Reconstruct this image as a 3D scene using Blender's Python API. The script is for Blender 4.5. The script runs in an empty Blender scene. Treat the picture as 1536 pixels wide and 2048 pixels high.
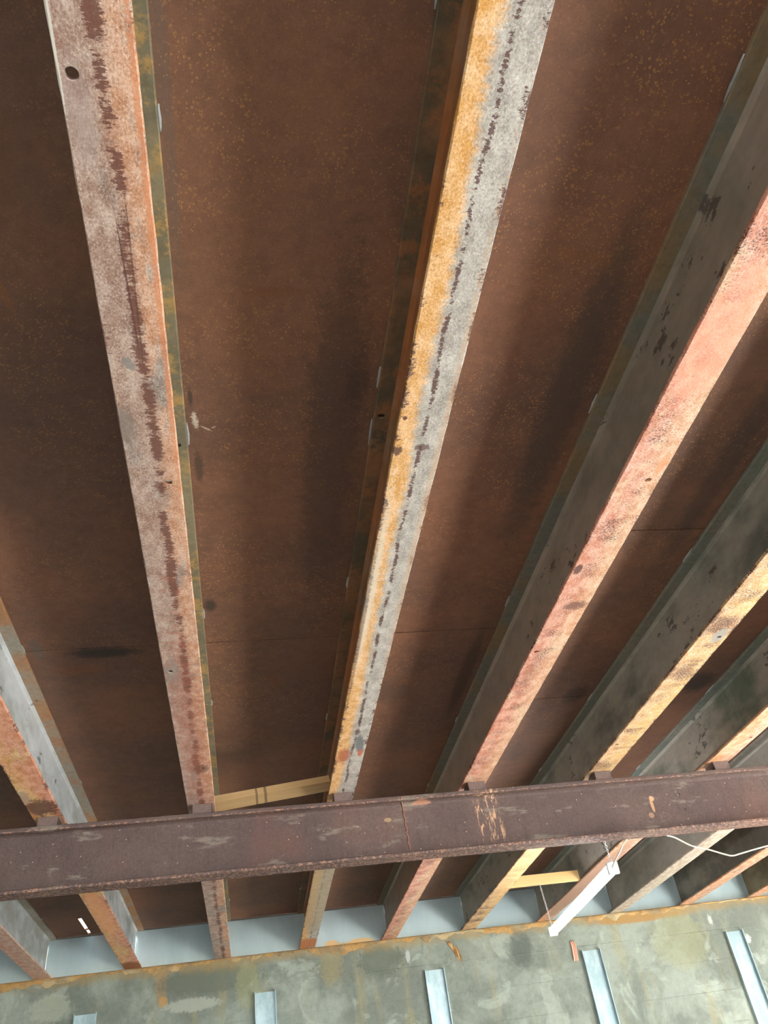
import bpy, bmesh, math, random
from mathutils import Vector, Matrix, noise as mnoise
random.seed(7)
SC = bpy.context.scene
COL = SC.collection
EYE = 1.5                      # camera height above the floor; all z below are floor based

# ------------------------------------------------------------------ camera
FPX = 1607.54
PITCH, ROLL, YAW = 0.6745, -0.1638, 0.2264
cd = bpy.data.cameras.new('camera'); cam = bpy.data.objects.new('camera', cd); COL.objects.link(cam)
cd.sensor_fit = 'VERTICAL'; cd.sensor_height = 36.0; cd.sensor_width = 27.0
cd.lens = FPX / 2048.0 * 36.0
cd.clip_start = 0.02; cd.clip_end = 200
f = Vector((math.sin(YAW) * math.cos(PITCH), math.cos(YAW) * math.cos(PITCH), math.sin(PITCH)))
r0 = Vector((math.cos(YAW), -math.sin(YAW), 0)); u0 = r0.cross(f)
Rv = math.cos(ROLL) * r0 + math.sin(ROLL) * u0
Uv = -math.sin(ROLL) * r0 + math.cos(ROLL) * u0
M = Matrix((Rv, Uv, -f)).transposed().to_4x4(); M.translation = Vector((0, 0, EYE))
cam.matrix_world = M
SC.camera = cam

# ------------------------------------------------------------------ light
SC.view_settings.view_transform = 'Standard'
SC.view_settings.look = 'None'
SC.view_settings.gamma = 1.0
SC.view_settings.use_curve_mapping = False
SC.view_settings.exposure = 0.36
w = bpy.data.worlds.new('sky'); SC.world = w; w.use_nodes = True
bgn = w.node_tree.nodes['Background']
bgn.inputs['Color'].default_value = (0.80, 0.90, 1.0, 1); bgn.inputs['Strength'].default_value = 4.6
sd = bpy.data.lights.new('sun', 'SUN'); sd.energy = 140.0; sd.angle = 0.01; sd.color = (1.0, 0.97, 0.90)
so = bpy.data.objects.new('sun', sd); COL.objects.link(so)
so.rotation_euler = Vector((0.45, 0.10, 1.0)).to_track_quat('Z', 'Y').to_euler()

# ------------------------------------------------------------------ node helper
class Mat:
    def __init__(s, name, world=False):
        s.m = bpy.data.materials.new(name); s.m.use_nodes = True
        s.t = s.m.node_tree; s.t.nodes.clear()
        s.out = s.n('ShaderNodeOutputMaterial'); s.b = s.n('ShaderNodeBsdfPrincipled')
        s.t.links.new(s.b.outputs[0], s.out.inputs[0])
        if world:
            s.P = s.n('ShaderNodeNewGeometry').outputs['Position']
        else:
            s.P = s.n('ShaderNodeTexCoord').outputs['Object']
        sp = s.n('ShaderNodeSeparateXYZ'); s.t.links.new(s.P, sp.inputs[0])
        s.x, s.y, s.z = sp.outputs
        s._w = None
    def n(s, t): return s.t.nodes.new(t)
    def put(s, sock, v):
        if isinstance(v, bpy.types.NodeSocket): s.t.links.new(v, sock)
        elif isinstance(v, tuple) and len(v) == 3 and sock.type == 'RGBA': sock.default_value = (*v, 1)
        else: sock.default_value = v
    def math(s, op, a, b=0.0, c=None):
        n = s.n('ShaderNodeMath'); n.operation = op; s.put(n.inputs[0], a); s.put(n.inputs[1], b)
        if c is not None: s.put(n.inputs[2], c)
        return n.outputs[0]
    def vmath(s, op, a, b=(0, 0, 0)):
        n = s.n('ShaderNodeVectorMath'); n.operation = op; s.put(n.inputs[0], a); s.put(n.inputs[1], b)
        return n.outputs['Value'] if op == 'LENGTH' else n.outputs[0]
    def vscale(s, v, sc): return s.vmath('MULTIPLY', v, tuple(sc))
    def noise(s, scale, detail=4.0, rough=0.6, stretch=(1, 1, 1), off=(0, 0, 0), dist=0.0, color=False):
        v = s.vmath('ADD', s.vscale(s.P, stretch), off)
        n = s.n('ShaderNodeTexNoise'); s.put(n.inputs['Vector'], v)
        n.inputs['Scale'].default_value = scale; n.inputs['Detail'].default_value = detail
        n.inputs['Roughness'].default_value = rough; n.inputs['Distortion'].default_value = dist
        return n.outputs['Color' if color else 'Fac']
    def voro(s, scale, stretch=(1, 1, 1), rnd=1.0, off=(0, 0, 0), feature='F1'):
        v = s.vmath('ADD', s.vscale(s.P, stretch), off)
        n = s.n('ShaderNodeTexVoronoi'); n.feature = feature; s.put(n.inputs['Vector'], v)
        n.inputs['Scale'].default_value = scale; n.inputs['Randomness'].default_value = rnd
        return n.outputs['Distance']
    def ss(s, v, a, b, lo=0.0, hi=1.0):            # smoothstep a..b -> lo..hi
        n = s.n('ShaderNodeMapRange'); n.interpolation_type = 'SMOOTHSTEP'
        s.put(n.inputs['Value'], v)
        for k, q in zip(('From Min', 'From Max', 'To Min', 'To Max'), (a, b, lo, hi)): s.put(n.inputs[k], q)
        return n.outputs[0]
    def mix(s, f, a, b, mode='MIX'):
        n = s.n('ShaderNodeMix'); n.data_type = 'RGBA'; n.blend_type = mode
        s.put(n.inputs['Factor'], f); s.put(n.inputs[6], a); s.put(n.inputs[7], b)
        return n.outputs[2]
    def mul(s, a, b): return s.math('MULTIPLY', a, b)
    def add(s, a, b): return s.math('ADD', a, b)
    def mx(s, a, b): return s.math('MAXIMUM', a, b)
    def warp(s, fine=False):
        if s._w is None: s._w = {}
        if fine not in s._w:
            s._w[fine] = s.vmath('SUBTRACT', s.noise(130 if fine else 40, 5, 0.8, color=True), (0.5, 0.5, 0.5))
        return s._w[fine]
    def patch(s, c, r, ang=0.0, rag=1.0, soft=0.3):
        """ragged ellipse mask about the point c, radii r (a third radius of None ignores that axis)"""
        keep = tuple(0.0 if q is None else 1.0 for q in r)
        v = s.vmath('SUBTRACT', s.P, tuple(c))
        if ang:
            n = s.n('ShaderNodeVectorRotate'); n.rotation_type = 'Z_AXIS'; s.put(n.inputs['Vector'], v)
            n.inputs['Angle'].default_value = ang; v = n.outputs[0]
        v = s.vscale(v, tuple(0 if q is None else 1.0 / q for q in r))
        if rag: v = s.vmath('ADD', v, s.vscale(s.warp(min(q for q in r if q) < 0.05), tuple(k * rag * 2.2 for k in keep)))
        return s.ss(s.vmath('LENGTH', v), 1.0, 1.0 - soft, 0, 1)
    def done(s, col, rough=0.7, metal=0.0, bump=None, dist=0.001, strength=0.6, spec=0.4):
        s.put(s.b.inputs['Base Color'], col); s.put(s.b.inputs['Roughness'], rough)
        s.put(s.b.inputs['Metallic'], metal); s.put(s.b.inputs['Specular IOR Level'], spec)
        if bump is not None:
            n = s.n('ShaderNodeBump'); n.inputs['Strength'].default_value = strength
            n.inputs['Distance'].default_value = dist; s.put(n.inputs['Height'], bump)
            s.t.links.new(n.outputs[0], s.b.inputs['Normal'])
        return s.m

def srgb(r, g, b, k=1.0):
    c = [x / 255.0 for x in (r, g, b)]
    return tuple(min(1, k * (x / 12.92 if x <= 0.04045 else ((x + 0.055) / 1.055) ** 2.4)) for x in c)

RUSTD = srgb(92, 58, 52)

# flange paint: u = x across the flange, y along the joist; the primer wears to grey steel and rust
def flange_paint(name, ca, cb, split=0.0, wid=0.5, cc=None, line=None, linew=0.25, lineamt=0.5, edge=0.3, speck=0.3,
                 patches=(), seed=0, grit=1.0, rust=RUSTD, pst=(1, 0.75, 1), edgew=0.72):
    s = Mat(name); o = (seed * 3.7, seed * 1.3, seed * 2.1)
    u = s.math('DIVIDE', s.x, 0.058)
    big = s.noise(2.2, 3, 0.6, off=o)
    wav = s.noise(14, 5, 0.7, off=o)
    fine = s.noise(120, 4, 0.75, stretch=(1, 0.55, 1), off=o)
    mid = s.noise(34, 5, 0.7, stretch=(1, 0.6, 1), off=o)
    uu = s.add(s.add(u, s.mul(s.math('SUBTRACT', s.noise(60, 4, 0.75, stretch=(0.7, 1.2, 1), off=o), 0.5), 0.9)), s.mul(s.math('SUBTRACT', big, 0.5), 1.1))
    c = s.mix(s.ss(uu, split - wid, split + wid), ca, cb)
    if cc is not None: c = s.mix(s.ss(s.noise(7, 4, 0.65, stretch=(1.5, 0.5, 1), off=(o[0] + 9, o[1], 0)), 0.52, 0.66), c, cc)
    c = s.mix(s.ss(mid, 0.3, 0.75), s.mix(1.0, c, (0.72, 0.68, 0.66), 'MULTIPLY'), s.mix(0.35, c, (0.95, 0.9, 0.82)))
    c = s.mix(s.mul(s.ss(fine, 0.45, 0.7), 0.28 * grit), c, s.mix(1.0, c, (0.55, 0.42, 0.36), 'MULTIPLY'))
    gq = s.noise(260, 3, 0.8, stretch=(1, 0.7, 1), off=o)
    c = s.mix(s.mul(s.ss(gq, 0.50, 0.66), 0.75 * grit), c, s.mix(1.0, c, (0.48, 0.34, 0.27), 'MULTIPLY'))
    c = s.mix(s.mul(s.ss(gq, 0.46, 0.34), 0.45 * grit), c, (0.92, 0.88, 0.82))
    # rust: pits, a mill-scale line, flaking at the two edges
    pit = s.noise(125, 4, 0.75, stretch=pst, off=(o[0] + 4, o[1], 3)); gr = s.noise(300, 3, 0.75, stretch=(1, 0.7, 1), off=o)
    wf = s.noise(70, 4, 0.75, stretch=(0.6, 1.2, 1), off=(o[0] + 6, o[1], 2))
    area = s.noise(5, 3, 0.6, off=(o[0], o[1] + 7, 0))
    lv = s.mul(s.ss(area, 0.42, 0.68), speck * 0.16)
    if line is not None:
        wob = s.mul(s.math('SUBTRACT', s.noise(4, 3, 0.6, stretch=(0, 1, 0), off=o), 0.5), 0.5)
        d = s.math('ABSOLUTE', s.math('SUBTRACT', s.add(u, wob), line))
        lv = s.add(lv, s.mul(s.ss(d, linew, 0.0), s.mul(s.ss(s.noise(9, 3, 0.6, stretch=(0.3, 1, 0), off=(0, o[1] + 2, 5)), 0.3, 0.6), lineamt * 0.30)))
    e = s.ss(s.math('ABSOLUTE', u), edgew, 1.02)
    lv = s.add(lv, s.mul(s.mul(e, s.ss(s.noise(11, 3, 0.6, stretch=(1, 1, 0), off=(o[0], o[1] + 30, 0)), 0.4, 0.62)), edge * 0.32))
    thr = s.math('SUBTRACT', 0.72, lv)
    rm = s.ss(s.math('SUBTRACT', pit, thr), 0.0, 0.05)
    c = s.mix(s.mul(rm, 0.9), c, rust)
    hgt = s.math('SUBTRACT', s.add(s.add(s.mul(fine, 0.6), s.mul(gr, 0.5)), mid), s.mul(rm, 0.9))
    for (px, py, rx, ry, ang, col, amt, rag) in patches:
        m = s.patch((px, py, 0), (rx, ry, None), ang, rag)
        c = s.mix(s.mul(m, amt), c, col)
    return s.done(c, 0.62, 0.0, hgt, 0.0012, 0.55)

def web_paint(name, base, tint, dark=(0.085, 0.075, 0.068), amt=0.4, seed=0, patches=(), metal=0.25, streak=1.0):
    s = Mat(name); o = (seed * 5.1, seed * 2.3, seed)
    a = s.noise(3.2, 5, 0.6, stretch=(1, 0.6, 1.2), off=o)
    b = s.noise(16, 5, 0.7, stretch=(1, 0.5, 1), off=o)
    st = s.noise(7, 4, 0.65, stretch=(1, 1.0, 0.12), off=o)
    c = s.mix(s.ss(a, 0.45, 0.66), base, tint)
    c = s.mix(s.mul(s.ss(b, 0.3, 0.75), 0.5), c, s.mix(1.0, c, (0.55, 0.56, 0.55), 'MULTIPLY'))
    c = s.mix(s.mul(s.ss(st, 0.5, 0.72), 0.4 * streak), c, s.mix(0.5, c, (0.45, 0.45, 0.42)))
    fl = s.noise(9, 6, 0.78, stretch=(1, 0.45, 1.0), off=(o[0] + 3, o[1] + 3, o[2]))
    m = s.ss(fl, 0.70 - 0.1 * amt, 0.72 - 0.1 * amt)
    c = s.mix(s.mul(m, 0.85), c, dark)
    for (py, pz, ry, rz, col, am) in patches:
        k = s.patch((0, py, pz), (None, ry, rz), 0, 0.9)
        c = s.mix(s.mul(k, am), c, col)
    return s.done(c, 0.5, metal, s.add(b, s.mul(m, -0.5)), 0.0012, 0.4)

def rust_plate(name, seed, patches=(), tone=1.0, fleck=1.0):
    s = Mat(name, world=True); o = (seed * 4.4, seed * 1.7, 0)
    dk = srgb(122, 90, 74, tone); rd = srgb(146, 102, 78, tone)
    a = s.noise(1.6, 4, 0.6, off=o); b = s.noise(26, 5, 0.7, off=o)
    c = s.mix(s.ss(a, 0.35, 0.68), dk, rd)
    c = s.mix(s.mul(s.ss(b, 0.35, 0.7), 0.45), c, s.mix(1.0, c, (0.62, 0.62, 0.66), 'MULTIPLY'))
    bl = s.noise(0.9, 4, 0.6, off=(o[0] + 11, 0, 0))
    c = s.mix(s.mul(s.ss(bl, 0.52, 0.72), 0.3), c, srgb(70, 66, 58))
    # broken rings and flecks of orange rust
    v = s.voro(105, off=o); v2 = s.voro(150, off=(o[0] + 2, 0, 0))
    gate = s.ss(s.noise(3.0, 4, 0.65, off=(o[0] + 5, 5, 0)), 0.40, 0.62)
    gate2 = s.ss(s.noise(48, 3, 0.6, off=(o[0] + 8, 5, 0)), 0.48, 0.60)
    ring = s.mul(s.ss(s.math('ABSOLUTE', s.math('SUBTRACT', v, 0.24)), 0.15, 0.02), gate2)
    dots = s.mul(s.ss(v2, 0.34, 0.18), s.ss(s.noise(70, 2, 0.5, off=(o[0], 9, 0)), 0.50, 0.60))
    fm = s.mul(s.mx(s.mul(ring, 0.75), dots), s.mul(s.add(0.25, gate), 0.85 * fleck))
    gr = s.noise(260, 3, 0.7)
    c = s.mix(s.mul(s.ss(gr, 0.35, 0.7), 0.35), c, s.mix(1.0, c, (0.6, 0.55, 0.5), 'MULTIPLY'))
    c = s.mix(fm, c, srgb(184, 130, 76))
    smr = s.noise(5, 5, 0.7, stretch=(0.5, 1.3, 1), off=(o[0] + 1, 40, 0), dist=1.0)
    c = s.mix(s.mul(s.ss(smr, 0.60, 0.74), 0.34 * fleck), c, srgb(140, 92, 48))
    for (px, py, rx, ry, ang, col, amt, rag) in patches:
        m = s.patch((px, py, 0), (rx, ry, None), ang, rag, 0.6)
        c = s.mix(s.mul(m, amt), c, col)
    return s.done(c, 0.66, 0.0, s.add(s.add(b, s.mul(gr, 0.35)), s.mul(fm, 0.6)), 0.0016, 0.6, 0.35)

def plain(name, col, rough=0.6, metal=0.0, var=0.25, sc=30, bump=0.0006, stretch=(1, 1, 1)):
    s = Mat(name)
    a = s.noise(sc, 4, 0.65, stretch=stretch)
    c = s.mix(s.mul(s.ss(a, 0.3, 0.75), var * 2), col, s.mix(1.0, col, (0.5, 0.5, 0.5), 'MULTIPLY'))
    return s.done(c, rough, metal, a, bump, 0.5)

# ------------------------------------------------------------------ object helpers
def link(name, me, mat=None, parent=None, loc=(0, 0, 0)):
    o = bpy.data.objects.new(name, me); COL.objects.link(o)
    if me is not None and mat is not None and not me.materials: me.materials.append(mat)
    o.parent = parent; o.location = loc
    return o
def tag(o, label, cat, group=None):
    o['label'] = label; o['category'] = cat
    if group: o['group'] = group
    return o
def from_bm(bm, name):
    bmesh.ops.recalc_face_normals(bm, faces=bm.faces)
    me = bpy.data.meshes.new(name); bm.to_mesh(me); bm.free(); return me
def box_me(name, lo, hi, bevel=0.0):
    bm = bmesh.new()
    vs = [bm.verts.new((x, y, z)) for x in (lo[0], hi[0]) for y in (lo[1], hi[1]) for z in (lo[2], hi[2])]
    for q in ((0, 1, 3, 2), (4, 6, 7, 5), (0, 4, 5, 1), (2, 3, 7, 6), (0, 2, 6, 4), (1, 5, 7, 3)):
        bm.faces.new([vs[i] for i in q])
    if bevel: bmesh.ops.bevel(bm, geom=bm.edges[:], offset=bevel, segments=2, affect='EDGES', profile=0.5)
    return from_bm(bm, name)
def extrude(name, prof, ts, axis='Y', jit=0.0, seed=0.0, closed=True, jmask=None):
    """run a closed 2D profile (a, z) along an axis; jit roughens its points"""
    bm = bmesh.new(); rings = []
    for t in ts:
        ring = []
        for k, (a, z) in enumerate(prof):
            ja = jz = 0.0
            if jit and (jmask is None or jmask[k]):
                ja = jit * mnoise.noise(Vector((t * 22, k * 3.3 + seed, 0.5))) + 0.6 * jit * mnoise.noise(Vector((t * 90, k * 3.3 + seed, 7.5)))
                jz = 0.35 * jit * mnoise.noise(Vector((t * 25, k * 2.3 + seed, 9.5)))
            ring.append(bm.verts.new((a + ja, t, z + jz) if axis == 'Y' else (t, a + ja, z + jz)))
        rings.append(ring)
    n = len(prof)
    for i in range(len(rings) - 1):
        for k in range(n):
            bm.faces.new((rings[i][k], rings[i][(k + 1) % n], rings[i + 1][(k + 1) % n], rings[i + 1][k]))
    bm.faces.new(rings[0]); bm.faces.new(rings[-1][::-1])
    return from_bm(bm, name)
def frange(a, b, st):
    n = max(1, int(round((b - a) / st))); return [a + (b - a) * i / n for i in range(n + 1)]
def cut_holes(me, holes, axis='Z', depth=(-1, 1)):
    """real holes: (x, y, r) drilled through along z (or (x, z, r) along y)"""
    o = bpy.data.objects.new('tmp', me); COL.objects.link(o); cut = []
    for (a, b, r) in holes:
        bm = bmesh.new()
        bmesh.ops.create_cone(bm, cap_ends=True, segments=20, radius1=r, radius2=r, depth=depth[1] - depth[0])
        if axis == 'Y': bmesh.ops.rotate(bm, verts=bm.verts, cent=(0, 0, 0), matrix=Matrix.Rotation(math.pi / 2, 3, 'X'))
        mid = (depth[0] + depth[1]) / 2
        bmesh.ops.translate(bm, verts=bm.verts, vec=(a, b, mid) if axis == 'Z' else (a, mid, b))
        c = bpy.data.objects.new('cut', from_bm(bm, 'cut')); COL.objects.link(c); cut.append(c)
        md = o.modifiers.new('b', 'BOOLEAN'); md.operation = 'DIFFERENCE'; md.solver = 'EXACT'; md.object = c
    dg = bpy.context.evaluated_depsgraph_get(); new = bpy.data.meshes.new_from_object(o.evaluated_get(dg))
    for c in cut: bpy.data.objects.remove(c)
    bpy.data.objects.remove(o)
    return new
def tube_me(name, pts, r, seg=8, rads=None, cap=True):
    bm = bmesh.new(); rings = []; n = len(pts); P = [Vector(p) for p in pts]
    up = Vector((0.13, 0.21, 0.97))
    for i, p in enumerate(P):
        t = (P[min(i + 1, n - 1)] - P[max(i - 1, 0)]).normalized()
        a = t.cross(up).normalized(); b = t.cross(a)
        rr = rads[i] if rads else r
        rings.append([bm.verts.new(p + rr * (math.cos(2 * math.pi * k / seg) * a + math.sin(2 * math.pi * k / seg) * b)) for k in range(seg)])
    for i in range(n - 1):
        for k in range(seg): bm.faces.new((rings[i][k], rings[i][(k + 1) % seg], rings[i + 1][(k + 1) % seg], rings[i + 1][k]))
    if cap: bm.faces.new(rings[0]); bm.faces.new(rings[-1][::-1])
    me = from_bm(bm, name)
    for p in me.polygons: p.use_smooth = True
    return me

# ------------------------------------------------------------------ main measures
ZJ = EYE + 1.290        # underside of the joists
TF = 0.011              # flange thickness
DJ = 0.2517             # underside of joist to underside of its top flange
ZT = ZJ + DJ + TF       # top of the joists = underside of deck plates
HW = 0.0582             # half flange width
YW = 6.604              # face of the rear wall
YS = 6.660              # closure sheets
YG = 3.518              # front edge of the girder flanges
GB = 0.094              # girder flange width
ZG0, ZG1 = EYE + 0.998, EYE + 1.251

# ------------------------------------------------------------------ room shell
s = Mat('concrete_floor', world=True)
a = s.noise(1.3, 6, 0.6); b = s.noise(25, 5, 0.7)
MFLOOR = s.done(s.mix(s.ss(a, 0.3, 0.7), srgb(180, 182, 182), srgb(154, 156, 156)), 0.8, 0, b, 0.002, 0.4)
o = link('floor', box_me('floor', (-14, -16, -0.2), (24, 9.5, 0.0)), MFLOOR); o['kind'] = 'structure'

# plastered block wall
s = Mat('plastered_wall', world=True)
g1 = srgb(152, 159, 148); g2 = srgb(122, 128, 118); g3 = srgb(176, 183, 171); och = srgb(160, 152, 112)
n1 = s.noise(1.9, 5, 0.62, dist=0.4); n2 = s.noise(3.4, 6, 0.6, off=(4, 2, 8), dist=1.2); n3 = s.noise(34, 6, 0.78)
n4 = s.noise(5, 5, 0.6, stretch=(1.4, 1, 0.22), off=(9, 0, 3)); n5 = s.noise(2.6, 5, 0.65, off=(1, 1, 14), dist=0.8)
c = s.mix(s.ss(n1, 0.40, 0.62), g1, g2)
c = s.mix(s.mul(s.ss(n2, 0.50, 0.58), 0.40), c, g2)
c = s.mix(s.mul(s.ss(n5, 0.56, 0.62), 0.5), c, g3)
c = s.mix(s.mul(s.ss(s.noise(7, 6, 0.75, stretch=(1, 1, 0.3), off=(2, 9, 1)), 0.5, 0.7), 0.35), c, s.mix(1.0, c, (0.7, 0.74, 0.72), 'MULTIPLY'))
c = s.mix(s.mul(s.ss(n4, 0.52, 0.72), 0.5), c, och)
c = s.mix(s.mul(s.ss(n3, 0.42, 0.7), 0.45), c, s.mix(1.0, c, (0.62, 0.64, 0.62), 'MULTIPLY'))
W = lambda cx, cz, rx, rz, col, am, rag=0.6, ang=0: (cx, cz, rx, rz, col, am, rag)
for (cx, cz, rx, rz, col, am, rag) in (
        W(-0.62, 2.68, 0.05, 0.16, srgb(172, 131, 78), 0.5, 1.0), W(-0.60, 2.56, 0.035, 0.04, srgb(190, 144, 78), 0.7, 0.4),
        W(-0.28, 2.66, 0.45, 0.10, srgb(104, 109, 96), 0.75), W(0.95, 2.66, 0.20, 0.13, srgb(98, 104, 91), 0.75),
        W(0.58, 2.66, 0.10, 0.16, srgb(168, 147, 90), 0.35, 1.0), W(-0.02, 2.6, 0.10, 0.18, srgb(155, 155, 114), 0.5),
        W(2.02, 2.62, 0.10, 0.16, srgb(90, 96, 91), 0.6), W(3.0, 2.74, 0.45, 0.045, srgb(168, 122, 62), 0.8),
        W(3.3, 2.55, 0.25, 0.25, srgb(149, 149, 113), 0.5), W(-1.35, 2.6, 0.16, 0.10, srgb(168, 173, 155), 0.7),
        W(-0.40, 2.52, 0.22, 0.05, srgb(172, 175, 160), 0.75), W(1.15, 2.66, 0.02, 0.05, srgb(185, 190, 186), 0.8),
        W(3.86, 2.50, 0.03, 0.035, srgb(188, 193, 185), 0.9, 1.2), W(3.60, 2.66, 0.02, 0.04, srgb(190, 193, 185), 0.9, 1.2)):
    m = s.patch((cx, 0, cz), (rx, None, rz), 0, rag, 0.35)
    c = s.mix(s.mul(m, am), c, col)
top = s.ss(s.add(s.z, s.mul(s.math('SUBTRACT', s.noise(6, 5, 0.7, off=(3, 0, 0)), 0.5), 0.14)), 2.70, 2.77)
c = s.mix(s.mul(top, 0.6), c, srgb(160, 131, 78))
MWALL = s.done(c, 0.85, 0, s.add(s.mul(n3, 0.6), s.add(n2, s.mul(s.noise(9, 6, 0.7, stretch=(1, 1, 0.5)), 1.2))), 0.006, 0.7, 0.25)
wall = link('wall_back', box_me('wall_back', (-3.6, YW + 0.0035, 0), (12.0, YW + 0.2, ZJ)), MWALL); wall['kind'] = 'structure'
CW, CH = 0.4064, 0.2032
blk = box_me('concrete_block', (0.0003, 0, 0.0011), (CW - 0.0003, 0.0035, CH - 0.0011))
for r in range(5):
    z0 = ZJ - (r + 1) * CH
    x = -2.05 - (0.5 * CW if r % 2 else 0.0)
    while x < 4.9:
        link('concrete_block', blk, MWALL, wall, (x, YW, z0)); x += CW
o = link('wall_left', box_me('wall_left', (-3.6, -7.0, 0), (-3.4, YW, ZT)), MWALL); o['kind'] = 'structure'
o = link('light_stop_board', box_me('light_stop_board', (-3.6, YS + 0.0032, ZJ), (4.8, YW + 0.2, ZT + 0.008)), plain('light_stop_dark', srgb(70, 66, 60))); o['kind'] = 'structure'  # dark board added behind the sheets to stop sky light and darken the gap

# unseen slabs added to mask the sun, leaving a well that lights the floor
MSLAB = plain('slab_concrete', srgb(120, 114, 104), 0.85)
for lo, hi in (((-3.6, -2.32, ZT), (-2.031, YW + 0.2, ZT + 0.2)), ((7.3, -7.0, ZT), (12.0, YW + 0.2, ZT + 0.2)), ((4.85, -7.0, ZT), (7.3, -0.2, ZT + 0.2)), ((-3.6, -7.0, ZT), (4.85, -2.32, ZT + 0.2)), ((4.85, -0.2, ZT), (5.3, YW + 0.2, ZT + 0.2)), ((5.3, 5.4, ZT), (7.3, YW + 0.2, ZT + 0.2))):
    o = link('sun_mask_slab', box_me('sun_mask_slab', lo, hi), MSLAB); o['kind'] = 'structure'
o = link('wall_right', box_me('wall_right', (11.8, -7.0, 0), (12.0, YW, ZT)), MWALL); o['kind'] = 'structure'

# rough ochre mortar bed along the wall head
s = Mat('ochre_mortar', world=True)
a = s.noise(9, 5, 0.65); b = s.noise(55, 5, 0.75)
c = s.mix(s.ss(a, 0.4, 0.6), srgb(186, 146, 92), srgb(150, 128, 96))
c = s.mix(s.mul(s.ss(s.noise(3, 4, 0.6, off=(5, 0, 0)), 0.5, 0.62), 0.6), c, srgb(190, 176, 140))
c = s.mix(s.mul(s.ss(b, 0.5, 0.75), 0.5), c, srgb(110, 76, 44))
MMORT = s.done(c, 0.9, 0, b, 0.004, 0.9, 0.2)
bm = bmesh.new(); cols = []
for t in frange(-2.1, 4.95, 0.012):
    lowz = 0.026 + 0.050 * mnoise.noise(Vector((t * 2.3, 2.2, 0))) + 0.034 * mnoise.noise(Vector((t * 14, 5.2, 0))) + 0.008 * mnoise.noise(Vector((t * 60, 1.2, 0)))
    if 0.22 < t < 0.42: lowz *= 0.5
    lowz = max(0.010, lowz)
    col = []
    for k in range(7):
        q = k / 6.0
        th = 0.009 * math.sin(math.pi * min(1, max(0.0, q * 0.9 + 0.1))) * (0.7 + 0.8 * abs(mnoise.noise(Vector((t * 30, q * 6, 3)))))
        if k in (0, 6): th = 0.0
        zz = ZJ - 0.002 + 0.003 * mnoise.noise(Vector((t * 40, 0, 9))) - lowz * q
        col.append(bm.verts.new((t, YW - 0.0005 - th, zz)))
    cols.append(col)
for i in range(len(cols) - 1):
    for k in range(6): bm.faces.new((cols[i][k], cols[i][k + 1], cols[i + 1][k + 1], cols[i + 1][k]))
me = from_bm(bm, 'mortar_bed'); link('mortar_bed', me, MMORT, wall)

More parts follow.
